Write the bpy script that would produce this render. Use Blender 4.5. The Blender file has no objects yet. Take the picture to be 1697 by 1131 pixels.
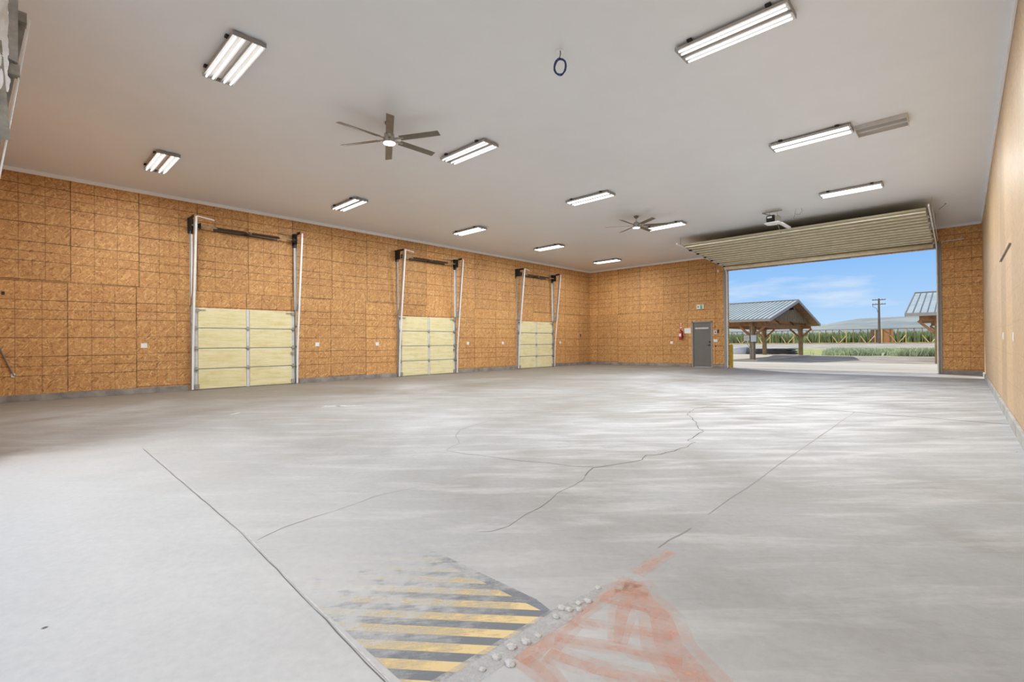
import bpy, bmesh, math, random
from mathutils import Vector, Matrix, noise
random.seed(7)
S = bpy.context.scene
COL = S.collection
PI = math.pi

# ---------------------------------------------------------------- camera
cam_d = bpy.data.cameras.new('camera')
cam = bpy.data.objects.new('camera', cam_d); COL.objects.link(cam)
cam_d.sensor_width = 36; cam_d.lens = 792.67 / 1697 * 36
cam_d.clip_start = 0.05; cam_d.clip_end = 6000
r_ = Vector((0.72759122, 0.68596076, -0.00829835)); u_ = Vector((0.00930819, 0.00222376, 0.99995421)); f_ = Vector((-0.6859478, 0.72763514, 0.00476707))
cam.matrix_world = Matrix(((r_.x, u_.x, -f_.x, 0), (r_.y, u_.y, -f_.y, 0), (r_.z, u_.z, -f_.z, 1.148), (0, 0, 0, 1)))
S.camera = cam
S.view_settings.view_transform = 'Standard'; S.view_settings.look = 'None'
S.view_settings.gamma = 1; S.view_settings.use_curve_mapping = False
S.view_settings.exposure = 0.0
S.cycles.diffuse_bounces = 6
S.cycles.sample_clamp_indirect = 6

# ---------------------------------------------------------------- world, sun
w = bpy.data.worlds.new('sky'); S.world = w; w.use_nodes = True
nt = w.node_tree; N = nt.nodes; L = nt.links; N.clear()
out = N.new('ShaderNodeOutputWorld'); bg = N.new('ShaderNodeBackground'); L.new(bg.outputs[0], out.inputs[0])
tc = N.new('ShaderNodeTexCoord'); sx = N.new('ShaderNodeSeparateXYZ'); L.new(tc.outputs['Generated'], sx.inputs[0])
rp = N.new('ShaderNodeValToRGB'); L.new(sx.outputs[2], rp.inputs[0])
e = rp.color_ramp.elements
e[0].position = 0.0; e[0].color = (.55, .74, .96, 1)
e[1].position = 1.0; e[1].color = (.05, .13, .36, 1)
for p, c in ((.05, (.44, .67, .96, 1)), (.15, (.25, .52, .95, 1)), (.32, (.11, .28, .66, 1))):
    q = e.new(p); q.color = c
mp = N.new('ShaderNodeMapping'); mp.inputs['Scale'].default_value = (1, 1, 5.5); L.new(tc.outputs['Generated'], mp.inputs[0])
nz = N.new('ShaderNodeTexNoise'); nz.inputs['Scale'].default_value = 5.5; nz.inputs['Detail'].default_value = 7; nz.inputs['Roughness'].default_value = .55
L.new(mp.outputs[0], nz.inputs['Vector'])
cr = N.new('ShaderNodeValToRGB'); cr.color_ramp.elements[0].position = .54; cr.color_ramp.elements[0].color = (0, 0, 0, 1)
cr.color_ramp.elements[1].position = .78; cr.color_ramp.elements[1].color = (.55, .55, .55, 1); L.new(nz.outputs[0], cr.inputs[0])
mx = N.new('ShaderNodeMix'); mx.data_type = 'RGBA'; L.new(cr.outputs[0], mx.inputs[0]); L.new(rp.outputs[0], mx.inputs[6]); mx.inputs[7].default_value = (.93, .94, .97, 1)
mr = N.new('ShaderNodeMapRange'); mr.interpolation_type = 'SMOOTHSTEP'; mr.inputs[1].default_value = -.05; mr.inputs[2].default_value = -.6; L.new(sx.outputs[1], mr.inputs[0])
my = N.new('ShaderNodeMix'); my.data_type = 'RGBA'; L.new(mr.outputs[0], my.inputs[0]); L.new(mx.outputs[2], my.inputs[6]); my.inputs[7].default_value = (1.7, 1.73, 1.78, 1)   # unseen sky half behind the camera, brightened to light the near floor
L.new(my.outputs[2], bg.inputs[0]); bg.inputs[1].default_value = 1.0
sd = bpy.data.lights.new('sun', 'SUN'); sd.energy = 4.1; sd.angle = math.radians(.6); sd.color = (1, .95, .87)
sun = bpy.data.objects.new('sun', sd); COL.objects.link(sun)
sun.rotation_euler = Vector((-2.2, 1.6, 2.36)).to_track_quat('Z', 'Y').to_euler(); sun.location = (-40, 60, 50)
LAMP_W = 66.0

# ---------------------------------------------------------------- helpers
class MB:
    def __init__(s): s.bm = bmesh.new()
    def box(s, a, b, M=None):
        vs = [(x, y, z) for x in (a[0], b[0]) for y in (a[1], b[1]) for z in (a[2], b[2])]
        v = [s.bm.verts.new(M @ Vector(q) if M else q) for q in vs]
        for f in ((0, 1, 3, 2), (4, 6, 7, 5), (0, 4, 5, 1), (2, 3, 7, 6), (0, 2, 6, 4), (1, 5, 7, 3)):
            s.bm.faces.new([v[i] for i in f])
        return s
    def prism(s, pts, d):      # polygon points, extruded by the vector d
        d = Vector(d); a = [s.bm.verts.new(p) for p in pts]; b = [s.bm.verts.new(Vector(p) + d) for p in pts]
        n = len(pts); s.bm.faces.new(a); s.bm.faces.new(b[::-1])
        for i in range(n): s.bm.faces.new((a[i], b[i], b[(i + 1) % n], a[(i + 1) % n]))
        return s
    def bar(s, p, q, w, h, up=(0, 0, 1)):
        p = Vector(p); q = Vector(q); d = (q - p); l = d.length; d.normalize()
        up = Vector(up)
        if abs(d.dot(up)) > .98: up = Vector((1, 0, 0))
        x = d.cross(up).normalized(); y = x.cross(d)
        M = Matrix(((x.x, y.x, d.x, p.x), (x.y, y.y, d.y, p.y), (x.z, y.z, d.z, p.z), (0, 0, 0, 1)))
        return s.box((-w / 2, -h / 2, 0), (w / 2, h / 2, l), M)
    def tube(s, path, r, n=10, cap=True, closed=False):
        P = [Vector(p) for p in path]; rs = r if isinstance(r, (list, tuple)) else [r] * len(P)
        rings = []; up = None
        for i, p in enumerate(P):
            if closed: t = P[(i + 1) % len(P)] - P[i - 1]
            else: t = P[min(i + 1, len(P) - 1)] - P[max(i - 1, 0)]
            t.normalize()
            if up is None:
                up = Vector((0, 0, 1)) if abs(t.z) < .9 else Vector((1, 0, 0))
            x = t.cross(up).normalized(); y = x.cross(t).normalized(); up = y
            rings.append([s.bm.verts.new(p + rs[i] * (math.cos(2 * PI * k / n) * x + math.sin(2 * PI * k / n) * y)) for k in range(n)])
        m = len(rings)
        for i in range(m if closed else m - 1):
            a = rings[i]; b = rings[(i + 1) % m]
            for k in range(n): s.bm.faces.new((a[k], a[(k + 1) % n], b[(k + 1) % n], b[k]))
        if cap and not closed: s.bm.faces.new(rings[0]); s.bm.faces.new(rings[-1][::-1])
        return s
    def lathe(s, prof, c=(0, 0, 0), n=24, axis='z'):
        c = Vector(c); rings = []
        def P(r, h, a):
            if axis == 'z': return c + Vector((r * math.cos(a), r * math.sin(a), h))
            if axis == 'y': return c + Vector((r * math.cos(a), h, r * math.sin(a)))
            return c + Vector((h, r * math.cos(a), r * math.sin(a)))
        for r, h in prof: rings.append([s.bm.verts.new(P(max(r, 1e-4), h, 2 * PI * k / n)) for k in range(n)])
        for a, b in zip(rings, rings[1:]):
            for k in range(n): s.bm.faces.new((a[k], a[(k + 1) % n], b[(k + 1) % n], b[k]))
        s.bm.faces.new(rings[0]); s.bm.faces.new(rings[-1][::-1])
        return s
    def build(s, name, mat, parent=None, loc=None, bevel=0, smooth=False):
        bmesh.ops.recalc_face_normals(s.bm, faces=s.bm.faces)
        me = bpy.data.meshes.new(name); s.bm.to_mesh(me); s.bm.free()
        if smooth:
            for p in me.polygons: p.use_smooth = True
        me.materials.append(mat)
        o = bpy.data.objects.new(name, me); COL.objects.link(o)
        if parent: o.parent = parent
        if loc: o.location = loc
        if bevel:
            b = o.modifiers.new('bevel', 'BEVEL'); b.width = bevel; b.segments = 2; b.limit_method = 'ANGLE'
        return o

def thing(name, label, cat, loc=(0, 0, 0), group=None, rz=0):
    o = bpy.data.objects.new(name, None); COL.objects.link(o); o.location = loc; o.rotation_euler = (0, 0, rz)
    o.empty_display_size = .1
    o['label'] = label; o['category'] = cat
    if group: o['group'] = group
    return o
def tag(o, label, cat, group=None, kind=None):
    o['label'] = label; o['category'] = cat
    if group: o['group'] = group
    if kind: o['kind'] = kind
    return o
def struct(o): o['kind'] = 'structure'; return o
def copy_tree(o, parent=None):
    c = o.copy(); COL.objects.link(c); c.parent = parent
    for ch in list(o.children): copy_tree(ch, c)
    return c

# ---------------------------------------------------------------- materials
class NT:
    def __init__(s, name):
        s.m = bpy.data.materials.new(name); s.m.use_nodes = True; s.t = s.m.node_tree
        s.N = s.t.nodes; s.L = s.t.links; s.b = s.N['Principled BSDF']; s.out = s.N['Material Output']
    def n(s, typ, **k):
        x = s.N.new(typ)
        for a, v in k.items(): setattr(x, a, v)
        return x
    def set(s, inp, v):
        if hasattr(v, 'is_output') or isinstance(v, bpy.types.NodeSocket): s.L.new(v, inp)
        else: inp.default_value = v
    def math(s, op, a, b=0.0, c=None, clamp=False):
        x = s.n('ShaderNodeMath', operation=op); x.use_clamp = clamp; s.set(x.inputs[0], a)
        if len(x.inputs) > 1: s.set(x.inputs[1], b)
        if c is not None: s.set(x.inputs[2], c)
        return x.outputs[0]
    def ramp(s, f, stops, interp='LINEAR'):
        x = s.n('ShaderNodeValToRGB'); cr = x.color_ramp; cr.interpolation = interp; s.set(x.inputs[0], f)
        while len(cr.elements) < len(stops): cr.elements.new(1)
        for e, (p, c) in zip(cr.elements, stops):
            e.position = p; e.color = (c, c, c, 1) if isinstance(c, (int, float)) else (*c, 1)
        return x.outputs[0]
    def mix(s, f, a, b, mode='MIX'):
        x = s.n('ShaderNodeMix', data_type='RGBA', blend_type=mode); s.set(x.inputs[0], f)
        s.set(x.inputs[6], (*a, 1) if isinstance(a, tuple) else a); s.set(x.inputs[7], (*b, 1) if isinstance(b, tuple) else b)
        return x.outputs[2]
    def pos(s):
        g = s.n('ShaderNodeNewGeometry'); return g.outputs['Position']
    def obj(s): return s.n('ShaderNodeTexCoord').outputs['Object']
    def xyz(s, v):
        x = s.n('ShaderNodeSeparateXYZ'); s.L.new(v, x.inputs[0]); return x.outputs
    def comb(s, x, y, z=0.0):
        c = s.n('ShaderNodeCombineXYZ'); s.set(c.inputs[0], x); s.set(c.inputs[1], y); s.set(c.inputs[2], z); return c.outputs[0]
    def map(s, v, scale=(1, 1, 1), rot=(0, 0, 0), loc=(0, 0, 0)):
        x = s.n('ShaderNodeMapping'); s.L.new(v, x.inputs[0]); x.inputs['Scale'].default_value = scale
        x.inputs['Rotation'].default_value = rot; x.inputs['Location'].default_value = loc; return x.outputs[0]
    def noise(s, v, scale, detail=4, rough=.55, dist=0.0, col=False):
        x = s.n('ShaderNodeTexNoise'); s.L.new(v, x.inputs['Vector']); x.inputs['Scale'].default_value = scale
        x.inputs['Detail'].default_value = detail; x.inputs['Roughness'].default_value = rough; x.inputs['Distortion'].default_value = dist
        return x.outputs['Color' if col else 'Fac']
    def bump(s, h, st=.3, d=.01):
        x = s.n('ShaderNodeBump'); s.L.new(h, x.inputs['Height']); x.inputs['Strength'].default_value = st; x.inputs['Distance'].default_value = d
        s.L.new(x.outputs[0], s.b.inputs['Normal'])
    def fin(s, col, rough=.5, metal=0.0, spec=.5):
        s.set(s.b.inputs['Base Color'], (*col, 1) if isinstance(col, tuple) else col)
        s.set(s.b.inputs['Roughness'], rough); s.b.inputs['Metallic'].default_value = metal
        s.b.inputs['Specular IOR Level'].default_value = spec
        return s.m

def plain(name, c, rough=.5, metal=0.0, var=.12, sc=6, spec=.5):
    t = NT(name); v = t.obj(); n = t.noise(v, sc, 5, .6)
    f = t.ramp(n, [(.3, 1 - var), (.7, 1 + var * .4)])
    return t.fin(t.mix(1, c, f, 'MULTIPLY'), rough, metal, spec)

def osb(name, u0, horiz, dark, mid, light, linec, rough=.6, lines=1.0, spec=.3, flat=False):
    t = NT(name); x = t.xyz(t.pos()); u = x[1] if horiz == 'y' else x[0]; z = x[2]
    uv = t.comb(u, z)
    wob = t.noise(uv, 5, 3, .5, col=True)
    uvw = t.mix(.05, uv, wob, 'ADD')
    vals = []
    for k, (a, sx, sy) in enumerate(((.3, 11, 42), (1.35, 13, 46), (2.3, 12, 40))):
        v = t.n('ShaderNodeTexVoronoi'); v.inputs['Scale'].default_value = 1
        t.L.new(t.map(uvw, (sx, sy, 1), (0, 0, 0), (k * 7.3, 0, 0)) if False else t.map(t.map(uvw, rot=(0, 0, a)), (sx, sy, 1), loc=(k * 7.3, k, 0)), v.inputs['Vector'])
        vals.append(t.xyz(v.outputs['Color']))
    pick = t.math('GREATER_THAN', vals[0][1], vals[1][1])
    m1 = t.n('ShaderNodeMix', data_type='FLOAT'); t.L.new(pick, m1.inputs[0]); t.L.new(vals[0][0], m1.inputs[3]); t.L.new(vals[1][0], m1.inputs[2])
    pk2 = t.math('GREATER_THAN', vals[2][1], .6)
    m2 = t.n('ShaderNodeMix', data_type='FLOAT'); t.L.new(pk2, m2.inputs[0]); t.L.new(m1.outputs[0], m2.inputs[2]); t.L.new(vals[2][0], m2.inputs[3])
    big = t.noise(uv, .7, 4, .6)
    fine = t.noise(uv, 28, 4, .65)
    f = t.math('ADD', t.math('MULTIPLY', m2.outputs[0], .5), t.math('ADD', t.math('MULTIPLY', big, .28), t.math('MULTIPLY', fine, .5)))
    base = t.ramp(f, [(.30, dark), (.52, mid), (.68, mid), (.90, light)])
    # printed nailing lines and sheet joints
    U = t.math('DIVIDE', t.math('SUBTRACT', u, u0 - 24.4), 1.22); Z = t.math('DIVIDE', t.math('SUBTRACT', z, .14), 1.22)
    U = t.math('ADD', U, t.math('MULTIPLY', t.math('FLOOR', t.math('MULTIPLY', Z, .5)), -.045)); uf = t.math('FRACT', U); ui = t.math('FLOOR', U)
    wn = t.n('ShaderNodeTexWhiteNoise', noise_dimensions='2D')
    t.L.new(t.comb(ui, t.math('FLOOR', t.math('MULTIPLY', Z, .5))), wn.inputs['Vector']); rnd = wn.outputs['Value']; rc = t.xyz(wn.outputs['Color'])
    zf = t.math('FRACT', t.math('ADD', Z, t.math('MULTIPLY', t.math('SUBTRACT', rc[1], .5), .035)))
    h = .0115
    def lineramp(fr, mids):
        st = [(0, .8), (h * .8, 0)]
        for p, s_ in mids: st += [(p - h / 2, s_), (p + h / 2, 0)]
        return t.ramp(fr, st + [(1 - h * .6, .8)], 'CONSTANT')
    lu = lineramp(uf, ((1 / 3, .5), (.5, .2), (2 / 3, .5)))
    lz = lineramp(zf, ((1 / 3, .85), (.5, .75), (2 / 3, .95)))
    brk = t.ramp(t.noise(t.map(uv, (.9, 2.2, 1)), 1.1, 3, .6), [(.34, .45), (.55, 1.0)])
    ln = t.math('MULTIPLY', t.math('MAXIMUM', lu, lz), t.math('MULTIPLY', brk, lines))
    tone = t.ramp(rc[0], [(0, .86), (1, 1.08)])
    c = t.mix(1, base, tone, 'MULTIPLY')
    # dark knots / nail-head specks
    vs = t.n('ShaderNodeTexVoronoi'); vs.inputs['Scale'].default_value = 3.1; t.L.new(uv, vs.inputs['Vector'])
    kn = t.ramp(vs.outputs['Distance'], [(.03, .7), (.06, 0)])
    c = t.mix(t.math('MULTIPLY', kn, t.math('GREATER_THAN', t.xyz(vs.outputs['Color'])[0], .7)), c, dark)
    c = t.mix(ln, c, linec)
    t.bump(m2.outputs[0], .15, .004)
    return t.fin(c, rough, 0, spec)

M = {}
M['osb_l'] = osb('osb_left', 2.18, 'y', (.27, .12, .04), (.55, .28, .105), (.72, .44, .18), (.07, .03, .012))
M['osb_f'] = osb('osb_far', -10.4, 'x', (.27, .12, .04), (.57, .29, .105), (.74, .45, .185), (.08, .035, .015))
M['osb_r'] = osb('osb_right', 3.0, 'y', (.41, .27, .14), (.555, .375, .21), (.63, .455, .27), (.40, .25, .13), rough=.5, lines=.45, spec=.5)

t = NT('ceiling_paint'); p = t.pos()
n1 = t.noise(p, .25, 3, .5); n2 = t.noise(p, 2.2, 4, .6)
M['ceil'] = t.fin(t.mix(1, (.79, .83, .885), t.ramp(t.math('ADD', t.math('MULTIPLY', n1, .7), t.math('MULTIPLY', n2, .3)), [(.3, .95), (.7, 1.03)]), 'MULTIPLY'), .42, 0, .5)

t = NT('concrete_floor'); p = t.pos(); pr = t.map(p, (1, 1, 1), (0, 0, math.radians(-43)))
st = t.noise(t.map(pr, (.5, 2.6, 1)), 1.6, 8, .62, .4)      # trowel / tyre streaks
st2 = t.noise(t.map(pr, (1.5, 9, 1)), 2.3, 6, .7)
lg = t.noise(p, .22, 5, .6, .6); md = t.noise(p, 1.1, 7, .62, .3); fi = t.noise(p, 22, 6, .7)
c = t.ramp(t.math('ADD', t.math('MULTIPLY', lg, .55), t.math('MULTIPLY', md, .45)), [(.36, (.285, .27, .25)), (.5, (.375, .376, .374)), (.64, (.46, .47, .475))])
c = t.mix(t.math('MULTIPLY', t.ramp(st, [(.5, 0), (.68, 1)]), .42), c, (.66, .66, .655))
c = t.mix(t.math('MULTIPLY', t.ramp(st2, [(.52, 0), (.70, 1)]), .35), c, (.28, .26, .245))
Xd = t.xyz(p)      # browner and darker towards the left wall, edge broken by noise
left_brown = t.ramp(t.math('ADD', t.math('MULTIPLY', t.math('ADD', Xd[0], 14.5), .055), t.math('MULTIPLY', t.math('SUBTRACT', lg, .5), 1.1)), [(.15, 1), (.62, 0)])
c = t.mix(t.math('MULTIPLY', left_brown, .8), c, (.20, .17, .13))
# paler areas painted in: daylight by the front door, glare towards the far door
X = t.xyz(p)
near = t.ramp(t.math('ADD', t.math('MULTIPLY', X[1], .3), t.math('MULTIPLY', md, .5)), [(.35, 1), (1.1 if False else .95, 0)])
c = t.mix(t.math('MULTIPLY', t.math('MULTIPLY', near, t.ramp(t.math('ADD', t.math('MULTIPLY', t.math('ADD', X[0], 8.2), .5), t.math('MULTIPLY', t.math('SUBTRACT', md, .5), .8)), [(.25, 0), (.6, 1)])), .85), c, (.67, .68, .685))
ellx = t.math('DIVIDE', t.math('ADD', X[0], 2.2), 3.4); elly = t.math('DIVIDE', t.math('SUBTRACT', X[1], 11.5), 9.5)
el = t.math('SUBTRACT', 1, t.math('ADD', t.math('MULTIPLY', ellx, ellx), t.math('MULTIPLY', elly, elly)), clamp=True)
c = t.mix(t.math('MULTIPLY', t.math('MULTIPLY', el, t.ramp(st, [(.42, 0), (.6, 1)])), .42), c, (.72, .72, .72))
sp = t.n('ShaderNodeTexVoronoi'); sp.inputs['Scale'].default_value = 2.2; t.L.new(p, sp.inputs['Vector'])
c = t.mix(t.math('MULTIPLY', t.ramp(sp.outputs['Distance'], [(.015, 1), (.03, 0)]), t.math('GREATER_THAN', t.xyz(sp.outputs['Color'])[0], .8)), c, (.12, .11, .10))
c = t.mix(1, c, t.ramp(fi, [(.3, .93), (.7, 1.05)]), 'MULTIPLY')
t.bump(fi, .12, .002)
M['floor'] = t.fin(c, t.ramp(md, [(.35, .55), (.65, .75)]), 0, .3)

t = NT('hazard_paint'); p = t.pos(); X = t.xyz(p)
s1 = t.math('FRACT', t.math('DIVIDE', t.math('SUBTRACT', t.math('SUBTRACT', X[1], t.math('MULTIPLY', X[0], .78)), 2.513 - .0325), .13))
yel = t.math('LESS_THAN', s1, .52)
edge = t.math('GREATER_THAN', X[1], 1.575)
pc = t.mix(yel, (.19, .21, .24), (.82, .63, .31)); pc = t.mix(edge, pc, (.20, .22, .26))
wn_ = t.noise(t.map(p, (1, 1, 1), (0, 0, -.67)), 9, 8, .75); ws = t.noise(t.map(t.map(p, rot=(0, 0, -.9)), (4, 30, 1)), 2, 5, .7)
wg = t.ramp(t.math('DIVIDE', t.math('ADD', X[0], 7), 5.75), [(0, .33), (.80, .35), (.86, .43), (.92, .50), (.965, .60), (1, .82)])
al = t.ramp(t.math('ADD', t.math('SUBTRACT', wg, .5), t.math('ADD', t.math('MULTIPLY', wn_, .6), t.math('MULTIPLY', ws, .4))), [(.43, .03), (.68, .95)])
al = t.math('MULTIPLY', al, t.math('ADD', .75, t.math('MULTIPLY', yel, .25)))
t.fin(pc, .6); t.set(t.b.inputs['Alpha'], al); M['hazard'] = t.m

t = NT('red_paint'); p = t.pos()
a = t.ramp(t.noise(p, 14, 8, .75), [(.36, .08), (.66, .55)]); b2 = t.ramp(t.noise(p, 3.5, 4, .6), [(.3, .35), (.6, 1)])
t.fin((.80, .43, .32), .7); t.set(t.b.inputs['Alpha'], t.math('MULTIPLY', a, b2)); M['red_floor'] = t.m
t = NT('red_paint_overspray'); p = t.pos(); t.fin((.78, .50, .40), .7); t.set(t.b.inputs['Alpha'], t.ramp(t.noise(p, 9, 8, .7), [(.36, .02), (.7, .42)])); M['red_soft'] = t.m
t = NT('patched_concrete'); p = t.pos(); t.fin((.60, .60, .60), .75); t.set(t.b.inputs['Alpha'], t.ramp(t.noise(p, 12, 8, .7), [(.38, .15), (.6, .8)])); M['patched'] = t.m

M['joint'] = plain('slab_joint', (.16, .15, .14), .9)
M['trough'] = plain('trough_grey', (.60, .58, .57), .5)
M['fjoint'] = plain('faint_joint', (.33, .31, .29), .9)
M['patch'] = plain('pale_patch', (.66, .66, .65), .8, var=.25, sc=30)
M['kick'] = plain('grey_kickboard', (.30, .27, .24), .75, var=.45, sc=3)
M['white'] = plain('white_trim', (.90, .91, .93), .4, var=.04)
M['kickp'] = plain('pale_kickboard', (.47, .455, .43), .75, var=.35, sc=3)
M['galv'] = plain('galvanised_steel', (.52, .52, .50), .42, .55, var=.3, sc=9)
M['galv_d'] = plain('dull_steel', (.40, .38, .33), .5, .4, var=.35, sc=7)
M['lsteel'] = plain('light_steel', (.82, .82, .82), .35, 0.0, var=.1)
M['dark'] = plain('black_metal', (.03, .028, .027), .5, .3)
M['blk'] = plain('black_plastic', (.02, .02, .02), .4)
M['spring'] = plain('oiled_spring', (.10, .065, .045), .5, .5)
M['stile'] = plain('white_stile', (.66, .68, .68), .4, .1, var=.12)
M['grey'] = plain('grey_paint', (.155, .15, .14), .5, var=.06)
M['greyf'] = plain('grey_frame_paint', (.30, .29, .28), .5, var=.08)
M['plastic'] = plain('white_plastic', (.82, .81, .79), .35, var=.04)
M['red'] = plain('red_enamel', (.55, .03, .03), .3, var=.05)
M['blade'] = plain('brushed_nickel_blade', (.20, .175, .145), .42, .35, var=.2, sc=5)
M['nickel'] = plain('brushed_nickel', (.50, .47, .43), .3, .8, var=.1)
M['wood'] = plain('timber_beam', (.36, .19, .085), .7, var=.35, sc=4)
M['woodg'] = plain('weathered_boards', (.25, .19, .14), .75, var=.35, sc=5)
M['woodp'] = plain('post_timber', (.25, .18, .085), .75, var=.3, sc=5)
M['woody'] = plain('yellow_lumber', (.68, .47, .20), .7, var=.3, sc=1.5)
M['woodo'] = plain('orange_board', (.50, .25, .09), .7, var=.3, sc=1.2)
M['wooddk'] = plain('dark_post', (.17, .12, .075), .7, var=.3, sc=1.5)
M['pole'] = plain('pole_timber', (.13, .105, .09), .8, var=.3, sc=2)
M['yellow'] = plain('bollard_paint', (.52, .38, .03), .5, var=.25)
M['blue'] = plain('blue_cable', (.02, .07, .20), .4)
M['cable'] = plain('grey_cable', (.20, .17, .16), .5)
M['box'] = plain('meter_box', (.50, .55, .60), .4, .2)
M['tarp'] = plain('grey_tarp', (.48, .52, .56), .55, var=.25, sc=1.5)
M['panelw'] = plain('pale_sheet', (.62, .62, .60), .5, var=.2)
M['darkstk'] = plain('dark_stack', (.10, .10, .12), .7, var=.5, sc=3)
M['green'] = plain('sign_green', (.05, .42, .20), .5)
M['lens'] = plain('lens_white', (.8, .8, .8), .4)

t = NT('foam'); p = t.pos(); X = t.xyz(p)
n = t.noise(t.map(p, (1, 1.1, 9)), 1.4, 7, .65, .3); n2 = t.noise(p, 5, 6, .7)
c = t.ramp(t.math('ADD', t.math('MULTIPLY', n, .7), t.math('MULTIPLY', n2, .3)), [(.35, (.66, .56, .27)), (.5, (.76, .68, .40)), (.66, (.80, .74, .50))])
t.bump(n, .5, .02); M['foam'] = t.fin(c, .8, 0, .2)
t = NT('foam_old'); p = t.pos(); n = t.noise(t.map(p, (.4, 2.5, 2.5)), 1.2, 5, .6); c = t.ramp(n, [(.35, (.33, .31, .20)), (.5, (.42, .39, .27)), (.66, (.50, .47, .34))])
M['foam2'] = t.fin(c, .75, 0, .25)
M['rib'] = plain('strut_rib', (.92, .89, .76), .4, 0.0, var=.2)
M['tubew'] = plain('cream_tube', (.92, .85, .68), .4, .1, var=.15)

def emit(name, c, s):
    t = NT(name); t.fin((.8, .8, .8), .4); t.b.inputs['Emission Color'].default_value = (*c, 1); t.b.inputs['Emission Strength'].default_value = s; return t.m
M['tube'] = emit('fluorescent_tube', (1, .97, .95), 3.0)
M['fanlens'] = emit('fan_light_lens', (1, .93, .84), 5.0)
M['refl'] = plain('reflector', (.50, .49, .48), .35, 0.0, var=.05)

t = NT('standing_seam'); p = t.pos(); M['seam'] = t.fin(t.mix(1, (.60, .66, .60), t.ramp(t.noise(p, 1.2, 4, .6), [(.3, .85), (.7, 1.1)]), 'MULTIPLY'), .4, .35)
M['seamdk'] = plain('dark_seam', (.17, .19, .185), .5)
t = NT('apron_concrete'); p = t.pos(); M['apron'] = t.fin(t.ramp(t.noise(t.map(p, (.4, 1.4, 1)), .7, 6, .6), [(.35, (.52, .48, .39)), (.65, (.63, .585, .48))]), .8)
t = NT('gravel_ground'); p = t.pos(); X = t.xyz(p)
g = t.math('ADD', t.noise(p, .5, 5, .6), t.math('MULTIPLY', t.noise(p, 9, 5, .8), .5))
c = t.ramp(g, [(.5, (.25, .23, .195)), (.95, (.52, .48, .41))])
gr = t.ramp(t.noise(p, .9, 6, .7), [(.35, (.22, .28, .07)), (.55, (.42, .44, .16)), (.7, (.55, .50, .30))])
band = t.math('MULTIPLY', t.math('GREATER_THAN', t.math('ADD', X[1], t.math('MULTIPLY', t.noise(p, .4, 4, .7), 7)), 48.0), t.math('LESS_THAN', t.math('ADD', X[1], t.math('MULTIPLY', t.noise(p, .3, 4, .7), 12)), 72))
c = t.mix(t.math('MULTIPLY', band, .9), c, gr)
far = t.math('GREATER_THAN', X[1], 98.5); c = t.mix(far, c, (.40, .42, .22))
M['ground'] = t.fin(c, .95, 0, .1)
M['grass'] = plain('grass', (.48, .54, .16), .8, var=.5, sc=2)
M['shrub'] = plain('sage_leaves', (.58, .66, .44), .8, var=.4, sc=3)
M['crop'] = plain('crop_leaves', (.26, .34, .14), .8, var=.55, sc=.8)
t = NT('hill'); p = t.pos(); M['hill'] = t.fin(t.ramp(t.noise(t.map(p, (1, 1, 3)), .006, 7, .6), [(.35, (.24, .275, .28)), (.65, (.37, .40, .37))]), 1, 0, 0)  # distance haze put into the pale hill colour
M['added_brown'] = plain('added_eave_brown', (.30, .20, .14), .6)

# ---------------------------------------------------------------- room shell
XL, XR, YN, YF, ZC = -14.52, .477, -.34, 21.5, 4.95
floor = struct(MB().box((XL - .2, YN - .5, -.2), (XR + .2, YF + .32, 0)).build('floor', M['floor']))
ceil = struct(MB().box((XL - .2, YN - .2, ZC), (XR + .2, YF + .2, ZC + .15)).build('ceiling', M['ceil']))
WO, DX0, DX1, DZ = .2, -7.42, -.63, 4.22   # far opening
def wall(name, mat, boxes):
    m = MB()
    for a, b in boxes: m.box(a, b)
    return struct(m.build(name, mat))
wall('wall_left', M['osb_l'], [((XL - .2, YN - .2, 0), (XL, YF + .2, ZC))])
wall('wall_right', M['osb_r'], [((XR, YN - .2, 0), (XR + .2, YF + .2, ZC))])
wall('wall_far', M['osb_f'], [((XL, YF, 0), (-8.99, YF + .2, ZC)), ((-8.99, YF, 2.06), (-8.07, YF + .2, ZC)), ((-8.07, YF, 0), (DX0, YF + .2, ZC)),
     ((DX0, YF, DZ), (DX1, YF + .2, ZC)), ((DX1, YF, 0), (XR, YF + .2, ZC))])
NX0, NX1 = -6.72, .30
wall('wall_near', M['osb_f'], [((XL, YN - .2, 0), (NX0, YN, ZC)), ((NX1, YN - .2, 0), (XR, YN, ZC)), ((NX0, YN - .2, 4.15), (NX1, YN, ZC))])
struct(MB().box((XL - .8, YF + .22, 4.9), (XR + .8, YF + 1.4, 5.15)).build('added_eave', M['added_brown']))   # unseen eave, added to shorten the sun patch inside the far door
# ceiling trims
def trim(name, a, b): struct(MB().box(a, b).build(name, M['white'], bevel=.006))
trim('trim_1', (XL, YN, ZC - .085), (XL + .03, YF, ZC)); trim('trim_2', (XL + .03, YF - .03, ZC - .085), (XR - .03, YF, ZC)); trim('trim_3', (XR - .03, YN, ZC - .085), (XR, YF, ZC))
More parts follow.
